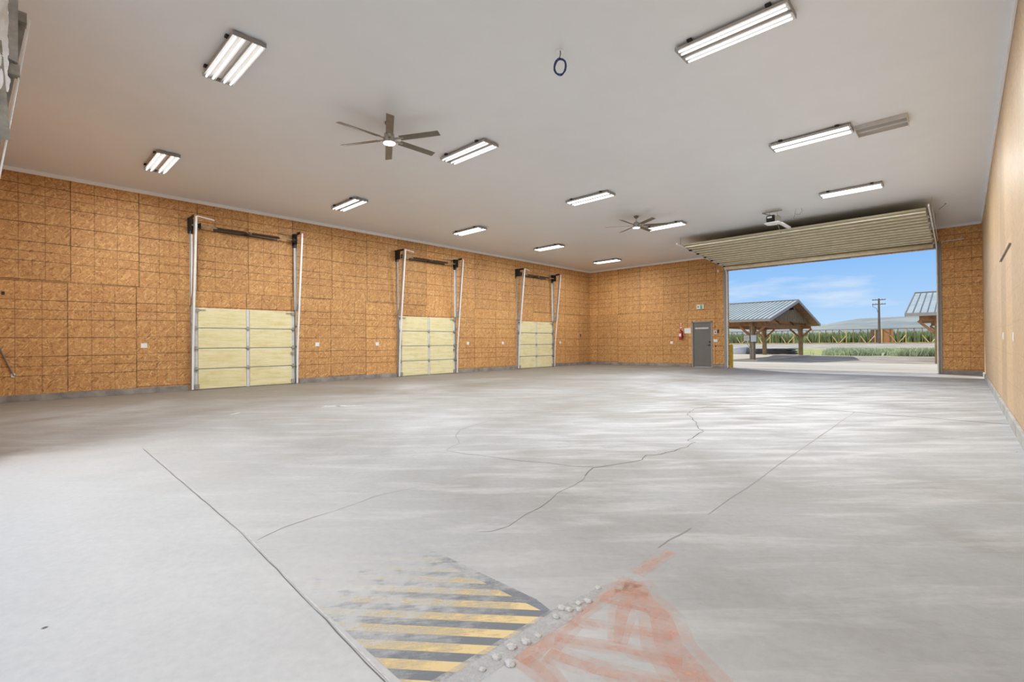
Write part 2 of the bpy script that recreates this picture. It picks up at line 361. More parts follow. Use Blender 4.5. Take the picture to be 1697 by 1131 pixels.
# kickboards, broken at the doors
def kick(name, segs, mat='kick'):
    m = MB()
    for a, b in segs: m.box(a, b)
    return struct(m.build(name, M[mat], bevel=.004))
ys = [YN, 3.24, 6.06, 9.46, 12.23, 15.66, 18.37, YF]
kick('baseboard_left', [((XL, ys[i], 0), (XL + .035, ys[i + 1], .14)) for i in (0, 2, 4, 6)])
kick('baseboard_far', [((XL + .035, YF - .035, 0), (-9.03, YF, .14)), ((-8.03, YF - .035, 0), (DX0 - .14, YF, .14)), ((DX1 + .15, YF - .035, 0), (XR, YF, .14))])
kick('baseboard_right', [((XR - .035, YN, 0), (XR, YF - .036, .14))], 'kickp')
struct(MB().box((DX0 - .14, YF - .03, 0), (DX0, YF, 4.4)).box((DX1, YF - .03, 0), (DX1 + .13, YF, 4.4)).box((DX0, YF - .03, DZ), (DX1, YF, 4.4)).build('trim_5', M['greyf'], bevel=.004))
struct(MB().box((NX0 - .12, YN, 0), (NX0, YN + .03, 4.2)).build('trim_6', M['greyf']))
# man door in the far wall
d = MB().box((-8.93, YF + .02, .02), (-8.13, YF + .065, 2.02)).build('door_1', M['grey'], bevel=.004); struct(d)
MB().box((-8.99, YF - .02, 0), (-8.935, YF + .1, 2.06)).box((-8.125, YF - .02, 0), (-8.07, YF + .1, 2.06)).box((-8.99, YF - .02, 2.025), (-8.07, YF + .1, 2.07)).build('door_frame', M['greyf'], d)
MB().box((-8.84, YF + .008, 1.72), (-8.24, YF + .021, 1.79)).build('vision_strip', M['panelw'], d)
MB().lathe([(.03, 0), (.03, .012), (.012, .014), (.012, .05)], (-8.2, YF - .03, 1.0), 14, 'y').tube([(-8.2, YF - .03, 1.0), (-8.31, YF - .03, 1.0)], .011).build('door_handle', M['dark'], d)
MB().lathe([(.026, 0), (.026, .045)], (-8.2, YF - .025, 1.14), 14, 'y').build('deadbolt', M['dark'], d)

# ---------------------------------------------------------------- floor marks (parts of the floor)
def ribbon(pts, wd, z=.0012, name='floor_crack', mat=None):
    m = MB(); P = [Vector((x, y, z)) for x, y in pts]; prev = None; jit = []
    for i, p in enumerate(P):
        tt = (P[min(i + 1, len(P) - 1)] - P[max(0, i - 1)]).normalized(); nn = Vector((-tt.y, tt.x, 0))
        w_ = wd * random.uniform(.5, 1.3) / 2
        a, b = m.bm.verts.new(p + nn * w_), m.bm.verts.new(p - nn * w_)
        if prev: m.bm.faces.new((prev[0], prev[1], b, a))
        prev = (a, b)
    return m.build(name, mat or M['joint'], floor)
def rough(pts, amp, step=.12):
    o = []
    for (a, b) in zip(pts, pts[1:]):
        d_ = math.dist(a, b); n = max(1, int(d_ / step))
        for i in range(n): o.append((a[0] + (b[0] - a[0]) * i / n + random.uniform(-amp, amp), a[1] + (b[1] - a[1]) * i / n + random.uniform(-amp, amp)))
    return o + [pts[-1]]
crack = [(-3.27, 9.14), (-3.29, 8.65), (-3.34, 8.07), (-3.19, 7.4), (-3.0, 7.13), (-2.8, 6.79), (-2.65, 6.45), (-2.43, 6.12), (-2.36, 5.72), (-2.33, 5.41), (-2.24, 5.39), (-2.21, 5.11), (-2.22, 4.83), (-2.25, 4.6), (-2.35, 4.46), (-2.3, 4.25), (-2.35, 4.0), (-2.4, 3.86), (-2.47, 3.71), (-2.42, 3.58), (-2.38, 3.43)]
ribbon(rough(crack, .018, .08), .011)
ribbon(rough([(-2.38, 3.43), (-2.33, 3.33), (-2.29, 3.12), (-2.27, 2.92), (-2.21, 2.74), (-2.16, 2.55), (-2.14, 2.39), (-2.09, 2.16), (-2.1, 2.04), (-2.16, 1.98)], .008), .0035)
ribbon(rough([(-2.47, 3.71), (-2.66, 3.62), (-2.9, 3.56), (-3.13, 3.46), (-3.55, 3.37), (-3.78, 3.29), (-4.05, 3.25), (-4.24, 3.6), (-4.62, 3.86), (-4.88, 4.17), (-5.03, 4.53), (-5.09, 4.84)], .02), .005)
ribbon(rough([(-3.03, 1.01), (-3.07, 1.09), (-3.13, 1.2), (-3.15, 1.41), (-3.18, 1.67), (-3.24, 1.91), (-3.19, 2.28)], .008), .003)
ribbon(rough([(-6.68, 1.06), (-3.2, .99), (-1.2, .87), (-.6, .8)], .003), .004, name='slab_joint')
ribbon(rough([(-6.68, 1.072), (-3.2, 1.002), (-1.2, .88), (-.6, .81)], .002), .008, z=.0016, name='slab_joint', mat=M['patch'])
ribbon([(XL + .04, 9.36), (-9, 9.36), (-3.3, 9.34), (XR - .04, 9.28)], .02, name='slab_joint')
ribbon(rough([(-1.24, 3.2), (-1.26, 6), (-1.27, 9.3)], .006, .4), .008, name='slab_joint', mat=M['fjoint'])
ribbon(rough([(-1.25, 2.5), (-1.23, 2.9)], .008), .010, name='slab_joint', mat=M['fjoint'])
ribbon([(-6.0, 6.8), (-6.02, 9.3), (-6.1, 14), (-6.1, 21)], .03, name='slab_joint', mat=M['kick'])
ribbon([(XL + .04, 15.4), (-8, 15.4), (XR - .04, 15.4)], .02, name='slab_joint')
m = MB(); vs = [m.bm.verts.new(p) for p in ((-1.33, .90, .0015), (-1.21, .90, .0015), (-1.19, 1.65, .0015), (-1.24, 1.98, .0015), (-1.30, 1.6, .0015))]; m.bm.faces.new(vs)
m.build('concrete_patch', M['patched'], floor)
m = MB(); vs = [m.bm.verts.new(p) for p in ((-6.9, 1.07, .0009), (-1.3, .92, .0009), (-1.285, 1.6, .0009), (-1.40, 1.63, .0009), (-6.9, 1.63, .0009))]; m.bm.faces.new(vs)
m.build('hazard_striping', M['hazard'], floor)
m = MB()
def stroke(pts, w0, w1):
    P = [Vector((x, y, .0011 + random.random() * .0002)) for x, y in pts]; prev = None
    for i, p in enumerate(P):
        tt = (P[min(i + 1, len(P) - 1)] - P[max(0, i - 1)]).normalized(); nn = Vector((-tt.y, tt.x, 0)); w_ = (w0 + (w1 - w0) * i / (len(P) - 1)) / 2
        a, b = m.bm.verts.new(p + nn * w_), m.bm.verts.new(p - nn * w_)
        if prev: m.bm.faces.new((prev[0], prev[1], b, a))
        prev = (a, b)
RED = []
for a in (([(-1.17, 2.5), (-1.185, 2.3), (-1.19, 2.14)], .03, .04), ([(-1.17, 2.08), (-1.19, 1.8), (-1.19, 1.58)], .05, .03), ([(-1.15, 2.08), (-1.05, 1.96), (-.93, 1.88), (-.82, 1.72), (-.66, 1.60), (-.55, 1.5)], .07, .13),
          ([(-1.15, 2.05), (-1.06, 1.79), (-.97, 1.6)], .08, .03), ([(-1.17, 1.61), (-.98, 1.70), (-.83, 1.77)], .03, .04), ([(-1.16, 1.46), (-.96, 1.57), (-.74, 1.66)], .03, .04),
          ([(-1.19, 1.82), (-1.03, 1.87), (-.9, 1.9)], .03, .03), ([(-1.18, 1.93), (-1.05, 2.0)], .03, .03), ([(-1.16, 1.6), (-1.17, 1.45), (-1.17, 1.27)], .03, .09), ([(-1.17, 1.3), (-1.05, 1.28), (-.95, 1.24)], .05, .04), ([(-1.13, 1.38), (-.95, 1.42), (-.7, 1.52)], .05, .05)):
    RED.append(a); stroke(*a)
m.build('red_paint_mark', M['red_floor'], floor)
m = MB()
for a in RED: stroke(a[0], a[1] * 1.9 + .02, a[2] * 1.8 + .02)
m.build('red_overspray', M['red_soft'], floor)
for i, (x, y) in enumerate([(-1.27, 1.65), (-1.24, 1.66), (-1.24, 1.73), (-1.22, 1.77), (-1.21, 1.69), (-1.25, 1.58), (-1.22, 1.43), (-1.23, 1.37), (-1.25, 1.31), (-1.25, 1.23), (-1.19, 1.24), (-1.24, 1.15), (-1.25, 1.90)]):
    m = MB(); bmesh.ops.create_icosphere(m.bm, subdivisions=3, radius=1); R = random.uniform(.011, .018)
    for v in m.bm.verts:
        k = 1 + .45 * noise.noise(v.co * 2.3 + Vector((i * 5, 0, 0))) + .2 * noise.noise(v.co * 6)
        v.co = Vector((v.co.x * R * k * 1.3, v.co.y * R * k, max(v.co.z, -.05) * R * .55 * k))
    m.build('cement_splatter', M['patch'], floor, loc=(x, y, .001), smooth=True)
for pts in ([(-8.9, 2.55), (-9.0, 2.75)], [(-8.6, 4.0), (-8.5, 4.35), (-8.2, 4.6)], [(-8.75, 4.1), (-8.5, 4.3)]):
    ribbon(rough(pts, .03, .08), .06, z=.001, name='pale_scuff', mat=M['patch'])

# ---------------------------------------------------------------- small sectional doors in the left wall
def sectional(y0, y1, label):
    """closed sectional door in the plane x = XL, with angled high-lift tracks and spring shaft"""
    T = thing('sectional_door', label, 'garage door', (XL, (y0 + y1) / 2, 0), 'sectional doors in the left wall')
    W = (y1 - y0) / 2; H = 2.14; h = H / 4; X0, X1 = .012, .055
    for k in range(4):
        z0 = k * h + .008; z1 = (k + 1) * h
        sct = MB().box((X0, -W, z0), (X1 - .014, W, z1)).build('door_section', M['stile'], T)
        fm = MB()
        for s_ in (-1, 1):
            a, b = sorted((s_ * .045, s_ * (W - .09)))
            fm.box((X1 - .014, a, z0 + .015), (X1 + .006, b, z1 - .012))
        fm.build('foam_insulation', M['foam'], sct, bevel=.006)
        MB().box((X1 - .014, -.035, z0), (X1 + .002, .035, z1)).build('centre_stile', M['stile'], sct)
        if k < 3:
            for yy in (-W + .045, 0, W - .045):
                hm = MB().box((X1, yy - .022, z1 - .065), (X1 + .006, yy + .022, z1 + .065)).box((X1, yy - .05, z1 - .02), (X1 + .012, yy + .05, z1 + .025))
                hm.tube([(X1 + .016, yy - .045, z1), (X1 + .016, yy + .045, z1)], .012, 8)
                hm.build('hinge', M['galv_d'], sct)
    for s_ in (-1, 1):
        yy = s_ * (W - .06)
        MB().box((X1, yy - .05, .02), (X1 + .03, yy + .05, .15)).build('bottom_bracket', M['galv_d'], T)
        MB().box((X1, yy - .05, H - .1), (X1 + .04, yy + .05, H - .03)).bar((X1 + .03, yy - s_ * .2, H - .05), (X1 + .03, yy, H - .05), .01, .02).build('top_bracket', M['galv_d'], T)
        yt = s_ * (W + .045)
        # jamb angle and lower track
        MB().box((.001, yt - .03 if s_ > 0 else yt - .02, 0), (.075, yt - .02 if s_ > 0 else yt - .012, 2.2)).box((.001, yt - .03, 0), (.006, yt + .03, 2.2)).build('jamb_angle', M['galv'], T)
        tr = MB()
        tr.bar((.11, yt, .02), (.15, yt, 1.0), .045, .012, (1, 0, 0)); tr.bar((.15, yt, 1.0), (.27, yt, 2.14), .045, .012, (1, 0, 0)); tr.bar((.27, yt, 2.14), (.53, yt, 4.42), .045, .012, (1, 0, 0))
        tr.bar((.10, yt + .022 * s_, .02), (.14, yt + .022 * s_, 1.0), .006, .035, (1, 0, 0)); tr.bar((.14, yt + .022 * s_, 1.0), (.26, yt + .022 * s_, 2.14), .006, .035, (1, 0, 0)); tr.bar((.26, yt + .022 * s_, 2.14), (.52, yt + .022 * s_, 4.42), .006, .035, (1, 0, 0))
        tr.build('roller_track', M['lsteel'], T)
        ys_ = yt + .03 * s_
        MB().prism([(.003, ys_, 2.18), (.10, ys_, 2.18), (.235, ys_, 2.18), (.47, ys_, 4.36), (.40, ys_, 4.36), (.18, ys_, 2.5), (.075, ys_, 2.35), (.075, ys_, 4.42), (.003, ys_, 4.42)], (0, .004, 0)).build('tapered_track_angle', M['galv'], T)
        MB().box((.001, yt - .035, 2.2), (.007, yt + .035, 4.44)).build('wall_angle', M['lsteel'], T)
        MB().box((.001, yt - .055, 4.38), (.50, yt - .047, 4.46)).box((.001, yt - .055, 4.12), (.28, yt - .047, 4.38)).box((.001, yt - .08, 4.05), (.012, yt + .05, 4.46)).build('bearing_plate', M['dark'], T)
        dr = MB().lathe([(.035, -.05), (.075, -.05), (.075, -.04), (.06, -.035), (.06, .03), (.085, .035), (.085, .045), (.035, .045)], (.22, yt - s_ * .11, 4.24), 20, 'y'); dr.build('cable_drum', M['dark'], T, smooth=False)
        MB().tube([(.20, yt - s_ * .07, 4.2), (.085, yt - s_ * .055, .1)], .003, 5).build('lift_cable', M['galv_d'], T)
        for z in (.5, 1.1, 1.7): MB().box((.006, yt - .012, z - .03), (.115, yt + .012, z + .03)).build('track_bracket', M['galv_d'], T)
    sh = MB().tube([(.22, -W - .08, 4.24), (.22, W + .08, 4.24)], .016, 10).build('spring_shaft', M['galv_d'], T)
    for a, b in ((-W * .62, -.06), (.06, W * .62)):
        turns = 34; n = turns * 10
        MB().tube([(.22 + .028 * math.cos(2 * PI * i / 10), a + (b - a) * i / n, 4.24 + .028 * math.sin(2 * PI * i / 10)) for i in range(n + 1)], .0085, 5).build('torsion_spring', M['spring'], sh)
    MB().box((0.001, -W * .64, 4.19), (.012, W * .64, 4.30)).box((.012, -.03, 4.21), (.24, .03, 4.27)).build('spring_anchor_plate', M['spring'], T)
    MB().bar((.50, -W - .03, 4.43), (.42, -W + .38, 4.40), .012, .025).build('top_strut', M['lsteel'], T)
    MB().bar((.30, W + .03, 4.43), (.05, W - .45, 4.43), .012, .025).build('side_strut', M['galv_d'], T)
    MB().tube([(.53 + .05 * math.cos(a), W + .06 + .07 * math.sin(a), 4.36 + .05 * math.cos(a + 1)) for a in [i * PI / 8 for i in range(16)]], .006, 6, closed=True).build('cable_loop', M['red'] if y0 < 5 or y0 > 0 else M['dark'], T)
    MB().box((X1 + .006, W - .11, .88), (X1 + .03, W - .03, .95)).lathe([(.03, 0), (.03, .02)], (X1 + .03, W - .10, .915), 12, 'x').build('slide_lock', M['galv_d'], T)
    return T
sectional(3.36, 5.92, 'cream foam-insulated sectional door nearest the camera, high-lift tracks rising beside it')
sectional(9.56, 12.10, 'middle one of the three cream sectional doors in the orange board wall')
sectional(15.76, 18.24, 'cream sectional door farthest along the left wall, nearest the room corner')

# ---------------------------------------------------------------- big open door in the far wall
T = thing('overhead_door', 'wide open overhead door raised under the ceiling at the far end, ribbed cream underside', 'garage door', (-4.02, 21.45, 4.3))
T.location = (0, 0, 0)
A = Vector((0, 20.95, 4.36)); B = Vector((0, 16.8, 4.62)); dd = (B - A); LEN = dd.length; dd.normalize(); upv = Vector((0, -dd.z, dd.y)); upv = upv if upv.z > 0 else -upv
X0, X1 = -7.33, -.68
ns = 6
for k in range(ns):
    a = A + dd * (LEN * k / ns + .006); b = A + dd * (LEN * (k + 1) / ns - .006)
    sct = MB().prism([(X0, a.y, a.z), (X0, b.y, b.z), (X0, b.y + upv.y * .05, b.z + upv.z * .05), (X0, a.y + upv.y * .05, a.z + upv.z * .05)], (X1 - X0, 0, 0)).build('door_section', M['foam2'], T)
    rb = MB()
    for q in (.25, .75):
        c_ = a.lerp(b, q) - upv * .017
        rb.bar((X0 + .02, c_.y, c_.z), (X1 - .02, c_.y, c_.z), .05, .032, (0, 0, 1))
    rb.build('strut_rib', M['rib'], sct)
    for xx, s_ in ((X0, -1), (X1, 1)):
        MB().box((xx - .02, a.y - .04, a.z - .06), (xx + .03, a.y + .03, a.z)).tube([(xx, a.y, a.z - .035), (xx + s_ * .06, a.y, a.z - .035)], .022, 10).build('roller_hinge', M['dark'] if s_ < 0 else M['galv'], sct)
# bottom (now front) section bent down into the opening with round bulb
MB().prism([(X0, 20.96, 4.36), (X0, 21.16, 4.27), (X0, 21.19, 4.31), (X0, 20.99, 4.41)], (X1 - X0, 0, 0)).build('bottom_section', M['foam2'], T)
MB().tube([(X0 + .01, 20.96, 4.255), (X1 - .01, 20.96, 4.255)], .075, 16).build('bottom_tube', M['tubew'], T, smooth=True)
MB().tube([(X0 + .01, 21.17, 4.235), (X1 - .01, 21.17, 4.235)], .035, 12).build('bottom_seal', M['foam2'], T, smooth=True)
for xx, s_ in ((-7.40, -1), (-.615, 1)):
    pth = [(xx, 21.42, .02), (xx, 21.42, 3.95)]
    for i in range(1, 8):
        q = i / 8 * 1.5; pth.append((xx, 21.42 - .42 * (1 - math.cos(q)), 3.95 + .40 * math.sin(q)))
    pth += [(xx, 20.9, 4.365), (xx, 16.45, 4.645)]
    m = MB()
    for p0, p1 in zip(pth, pth[1:]): m.bar(p0, p1, .06, .03, (1, 0, 0))
    m.build('roller_track', M['lsteel'], T)
    MB().bar((xx + s_ * .05, 20.9, 4.42), (xx + s_ * .05, 17.1, 4.68), .008, .09, (0, 0, 1)).build('track_angle', M['lsteel'], T)
    for yy in (16.9, 19.2):
        zz = 4.36 + (20.9 - yy) * .063
        MB().bar((xx + s_ * .05, yy, zz), (xx + s_ * .05, yy, ZC), .03, .004, (1, 0, 0)).build('hanger', M['galv_d'], T)
    MB().box((xx - .03 if s_ < 0 else xx + .03, 21.38, 0), (xx - .036 if s_ < 0 else xx + .036, 21.465, 4.3)).build('jamb_angle', M['galv'], T)

# ---------------------------------------------------------------- front door, raised (only its left side shows)
T = thing('raised_front_door', 'steel track and torn foam edge of a raised door at the upper left corner', 'garage door', (0, 0, 0))
MB().bar((-6.8, -.25, 2.2), (-6.8, -.16, 2.3), .05, .012, (0, 1, 0)).bar((-6.8, -.11, 2.2), (-6.8, .18, 4.43), .045, .012, (0, 1, 0)).build('roller_track', M['lsteel'], T)
MB().prism([(-6.86, YN + .02, 2.2), (-6.86, -.16, 2.2), (-6.86, .155, 4.40), (-6.86, YN + .02, 4.40)], (.004, 0, 0)).build('tapered_track_angle', M['galv_d'], T)
MB().box((-6.93, YN + .02, 4.40), (-6.80, .16, 4.50)).build('bearing_plate', M['galv_d'], T)
ps = MB().prism([(-6.70, -.02, 3.16), (-6.70, .01, 3.14), (-6.70, .03, 4.75), (-6.70, -.02, 4.75)], (6.9, 0, 0))
ps = MB(); ps.prism([(-6.74, .03, 3.95), (-6.74, .095, 3.93), (-6.74, .10, 4.85), (-6.74, .03, 4.85)], (.05, 0, 0)); ps.build('end_stile', M['galv'], T)
ps = MB(); ps.prism([(-6.70, -.12, 3.12), (-6.70, .045, 3.16), (-6.70, -.02, 4.2), (-6.70, -.12, 4.3)], (.01, 0, 0)); ps.build('side_flange', M['galv_d'], T)
m = MB(); bmesh.ops.create_grid(m.bm, x_segments=4, y_segments=60, size=.5)
for v in m.bm.verts:
    zz = 4.25 + v.co.y * 1.2; yy = -.02 + v.co.x * .10
    if v.co.x > .4: yy += .02 * noise.noise(Vector((0, 0, zz * 9))) + .012 * noise.noise(Vector((3, 0, zz * 30)))
    v.co = Vector((-6.69 + .02 * noise.noise(Vector((yy * 20, zz * 8, 0))), yy, zz))
bmesh.ops.solidify(m.bm, geom=m.bm.faces[:], thickness=.03)
m.build('foam_insulation', M['white'], T)
MB().box((-6.82, -.02, 3.82), (-6.72, .11, 3.92)).lathe([(.02, 0), (.02, .06)], (-6.8, .08, 3.97), 10, 'x').build('roller_bracket', M['galv_d'], T)

# ---------------------------------------------------------------- strip lights
def strip_light():
    T = thing('strip_light', '', 'ceiling light', (0, 0, ZC))
    hl, hw = .64, .19
    for s_ in (-1, 1):      # two reflector troughs
        h = MB(); ya, yb = s_ * .03, s_ * hw; ym = (ya + yb) / 2
        h.prism([(-hl, ya, -.035), (-hl, ya, -.07), (-hl, ya + s_ * .004, -.07), (-hl, ya + s_ * .014, -.042), (-hl, ym - s_ * .012, -.042), (-hl, ym, -.062), (-hl, ym + s_ * .012, -.042), (-hl, yb - s_ * .014, -.042), (-hl, yb - s_ * .004, -.07), (-hl, yb, -.07), (-hl, yb, -.035)], (2 * hl, 0, 0))
        h.build('reflector', M['refl'], T)
    MB().box((-hl + .05, -.12, -.035), (hl - .05, .12, -.002)).build('housing', M['white'], T, bevel=.004)
    for xx in (-hl - .006, hl + .001): MB().box((xx, -hw, -.075), (xx + .005, hw, -.02)).build('end_plate', M['greyf'], T)
    for yy in (-.15, -.07, .07, .15):
        MB().tube([(-hl + .03, yy, -.075), (hl - .03, yy, -.075)], .0115, 10).build('fluorescent_tube', M['tube'], T, smooth=True)
    for xx in (-.45, .45):
        MB().box((xx - .03, -hw - .03, -.03), (xx + .03, -hw + .02, -.005)).build('mounting_clip', M['dark'], T)
    return T
proto = strip_light()
lights = [(-6.93, 2.06, 'four-tube strip light nearest the camera, upper left of the ceiling'), (-11.83, 2.2, 'lit strip light close above the left wall, nearest the camera in its row'),
          (-6.99, 6.22, 'lit strip light just right of the nearer ceiling fan'), (-11.87, 6.31, 'lit strip light above the nearest cream door, second along the left row'),
          (-11.87, 10.58, 'lit strip light above the middle cream door, third along the left row'), (-6.99, 10.4, 'lit strip light between the two ceiling fans'),
          (-11.76, 14.63, 'lit strip light fourth along the left row, before the farthest one'), (-6.95, 14.6, 'lit strip light directly behind the farther ceiling fan'),
          (-11.87, 19.0, 'smallest lit strip light, nearest the far left corner'), (-2.0, 6.07, 'large lit strip light at the top right of the ceiling'),
          (-2.02, 10.21, 'lit strip light touching the unlit metal trough, right side of ceiling'), (-2.0, 14.45, 'lit strip light in front of the raised far door, right side of ceiling')]
for i, (x, y, lab) in enumerate(lights):
    o = proto if i == 0 else copy_tree(proto)
    o.location = (x * 1.005, y * 1.005, ZC); o['label'] = lab; o['group'] = 'four-tube ceiling strip lights'
    for yy in (-.15, .15):     # the light the lit tubes throw, along the underside of two of them
        ld = bpy.data.lights.new('tube_glow', 'AREA'); ld.shape = 'RECTANGLE'; ld.size = 1.2; ld.size_y = .02; ld.energy = LAMP_W / 2 * (.72 if x < -9 else 1.0 if x < -4 else 1.28); ld.color = (.93, .97, 1)
        lo = bpy.data.objects.new('tube_glow', ld); COL.objects.link(lo); lo.location = (0, yy, -.088); lo.parent = o
T = thing('unlit_trough', 'unlit grey metal light trough on the ceiling beside a lit strip light', 'ceiling light', (-1.0, 10.56, ZC))
MB().box((-.35, -.22, -.075), (.35, -.205, -.001)).box((-.35, .205, -.075), (.35, .22, -.001)).box((-.35, -.205, -.02), (.35, .205, -.001)).box((-.36, -.22, -.09), (-.35, .22, -.001)).box((.35, -.22, -.09), (.36, .22, -.001)).build('housing', M['trough'], T)
MB().prism([(-.35, -.20, -.02), (-.35, -.04, -.06), (-.35, -.01, -.06), (-.35, .0, -.02)], (.7, 0, 0)).build('reflector', M['greyf'], T)

# ---------------------------------------------------------------- ceiling fans
def fan(x, y, ph, label):
    T = thing('ceiling_fan', label, 'ceiling fan', (x, y, ZC), 'ceiling fans')
    MB().lathe([(.075, -.001), (.075, -.02), (.05, -.06), (.02, -.075)], n=20).build('canopy', M['blade'], T, smooth=True)
    MB().tube([(0, 0, -.07), (0, 0, -.2)], .013, 10).build('downrod', M['nickel'], T)
    MB().lathe([(.02, -.16), (.045, -.175), (.085, -.2), (.09, -.255), (.10, -.27), (.10, -.30), (.11, -.315)], n=24).build('motor_housing', M['nickel'], T, smooth=True)
    MB().lathe([(.112, -.315), (.115, -.345), (.105, -.355)], n=24).build('light_ring', M['nickel'], T)
    MB().lathe([(.104, -.352), (.10, -.362), (.05, -.366)], n=24).build('light_lens', M['fanlens'], T, smooth=True)
    for k in range(6):
        a = math.radians(ph + 60 * k); Mx = Matrix.Rotation(a, 4, 'Z') @ Matrix.Translation((0, 0, -.29)) @ Matrix.Rotation(math.radians(-13), 4, 'X')
        b = MB(); b.box((.20, -.062, -.004), (.92, .062, .004), Mx)
        b.build('fan_blade', M['blade'], T, bevel=.002)
        MB().box((.08, -.022, -.006), (.26, .022, .006), Mx).build('blade_arm', M['galv_d'], T)
    ld = bpy.data.lights.new('fan_glow', 'AREA'); ld.shape = 'DISK'; ld.size = .18; ld.energy = 4; ld.color = (1, .9, .78)
    lo = bpy.data.objects.new('fan_glow', ld); COL.objects.link(lo); lo.location = (0, 0, -.38); lo.parent = T
    return T
fan(-7.12, 4.53, -31.5, 'six-blade ceiling fan nearer the camera, its round light lit')
fan(-7.12, 13.05, -29.5, 'farther six-blade ceiling fan, small, in front of a lit strip light')

# ---------------------------------------------------------------- ceiling bits
T = thing('cable_coil', 'coil of blue cable hanging from a hole in the ceiling', 'cable', (-3.78, 4.96, ZC))
m = MB()
for k in range(5):
    ax = .07 + .006 * random.uniform(-1, 1); az = .105 + .008 * random.uniform(-1, 1); o_ = random.uniform(-.012, .012)
    m.tube([(ax * math.cos(a) + o_ * .3, .5 * ax * math.cos(a) + o_, -.21 + az * math.sin(a) + .01 * math.sin(3 * a + k)) for a in [i * PI / 14 for i in range(28)]], .006, 6, closed=True)
m.build('coiled_cable', M['blue'], T)
MB().tube([(0.01, 0, -.002), (.012, 0, -.05), (-.01, 0, -.11)], .006, 6).build('cable_tail', M['blk'], T)
MB().lathe([(.05, -.001), (.05, -.006), (.02, -.008)], n=18).build('ceiling_plate', M['white'], T)

T = thing('dangling_wire', 'thin dark wire dangling from the ceiling beside the door opener', 'cable', (-4.35, 17.3, ZC))
T.location = (-3.45, 15.6, ZC)
MB().tube([(.0, 0, -.001), (-.02, 0, -.08), (-.05, .02, -.2), (-.09, .05, -.3)], .005, 6).tube([(.13, 0, -.02), (.15, 0, -.09), (.09, 0, -.18), (-.02, 0, -.16)], .005, 6).build('wire', M['cable'], T)
T = thing('hanging_wire', 'short stiff wire poking from the ceiling right of the far door', 'cable', (-.32, 18.0, ZC))
MB().tube([(0, 0, -.001), (-.03, .02, -.05), (-.14, .1, -.12)], .006, 6).lathe([(.015, -.001), (.015, -.02)], n=10).build('wire', M['cable'], T)

T = thing('door_opener', 'black and white motor opener hanging from the ceiling before the raised door', 'door opener', (-3.95, 15.3, ZC))
MB().box((-.16, -.2, -.40), (.16, .2, -.375)).box((-.20, -.24, -.415), (.20, .10, -.40)).build('base_tray', M['white'], T, bevel=.004)
MB().lathe([(.06, -.16), (.115, -.15), (.115, .04), (.06, .05)], (-.02, -.03, -.26), 20, 'x').build('motor', M['dark'], T)
MB().box((-.14, -.147, -.25), (-.02, -.143, -.20)).build('label_plate', M['white'], T)
MB().lathe([(.10, 0), (.10, .015)], (.10, -.02, -.26), 20, 'x').box((.05, -.12, -.375), (.15, .12, -.20)).build('drive_wheel', M['galv_d'], T)
MB().bar((-.30, -.05, -.055), (.22, -.05, -.055), .03, .03).bar((-.30, -.05, -.055), (-.1, .10, -.12), .02, .02).bar((-.10, -.05, -.07), (-.10, -.05, -.38), .02, .004).bar((.10, -.05, -.07), (.10, -.05, -.38), .02, .004).bar((-.2, -.05, -.04), (-.2, -.05, 0), .02, .01).bar((.15, -.05, -.04), (.15, -.05, 0), .02, .01).build('mounting_frame', M['galv_d'], T)
MB().bar((.12, .2, -.36), (.12, 1.15, -.34), .09, .05).build('trolley_rail', M['white'], T)
MB().tube([(.06, .1, -.40), (.12, .2, -.62)], .006, 6).lathe([(.018, -.64), (.018, -.61)], (.12, .2, 0), 8).build('release_cord', M['cable'], T)

# ---------------------------------------------------------------- things on the walls
def outlet(loc, rz, label, cat='outlet', mat='plastic', w=.125, h=.115, name='wall_outlet', two=True):
    T = thing(name, label, cat, loc, rz=rz)     # local +x points into the room
    MB().box((0.0005, -w / 2, -h / 2), (.007, w / 2, h / 2)).build('face_plate', M[mat], T, bevel=.002)
    m = MB()
    for yy in ((-.03, .03) if two else (0,)): m.box((.007, yy - .018, -.034), (.010, yy + .018, .034))
    m.build('receptacle', M['lens'] if mat == 'plastic' else M['blk'], T)
    return T
for y, lab in ((2.33, 'white double outlet left of the nearest cream door'), (6.63, 'white outlet just right of the nearest cream door'), (8.71, 'white outlet left of the middle cream door'),
               (12.81, 'white outlet just right of the middle cream door'), (14.82, 'white outlet left of the farthest cream door'), (18.88, 'white outlet right of the farthest cream door')):
    outlet((XL, y, 1.165), 0, lab)
outlet((XL, 20.61, 1.53), 0, 'dark red box on the left wall near the corner', 'outlet', 'darkstk', .11, .16, 'junction_box', False)
R90 = -PI / 2
outlet((-9.96, YF, 1.12), R90, 'white outlet on the far wall left of the fire extinguisher')
outlet((-7.93, YF, 1.19), R90, 'white switch plate right of the grey door', 'switch', w=.16, name='light_switch')
outlet((-7.94, YF, 1.56), R90, 'pale keypad panel right of the grey door', 'panel', 'panelw', .13, .17, 'keypad', False)
outlet((-7.82, YF, 1.60), R90, 'small black box beside the keypad right of the door', 'box', 'dark', .08, .15, 'wall_box', False)
outlet((-7.93, YF, .95), R90, 'tiny dark box below the switch plate beside the grey door', 'box', 'dark', .05, .05, 'cable_stub', False)
outlet((-7.80, YF, 4.25), R90, 'small white sensor high on the wall left of the far door', 'sensor', w=.06, h=.11, name='wall_sensor', two=False)
T = thing('notice_sheet', 'white paper notice between the fire extinguisher and the grey door', 'sign', (-9.19, YF, 1.66))
MB().box((-.15, -.004, -.12), (.15, -.0005, .12)).build('paper', M['plastic'], T); MB().lathe([(.012, -.012), (.012, -.004)], (-.02, 0, .125), 10, 'y').build('pin', M['blk'], T)
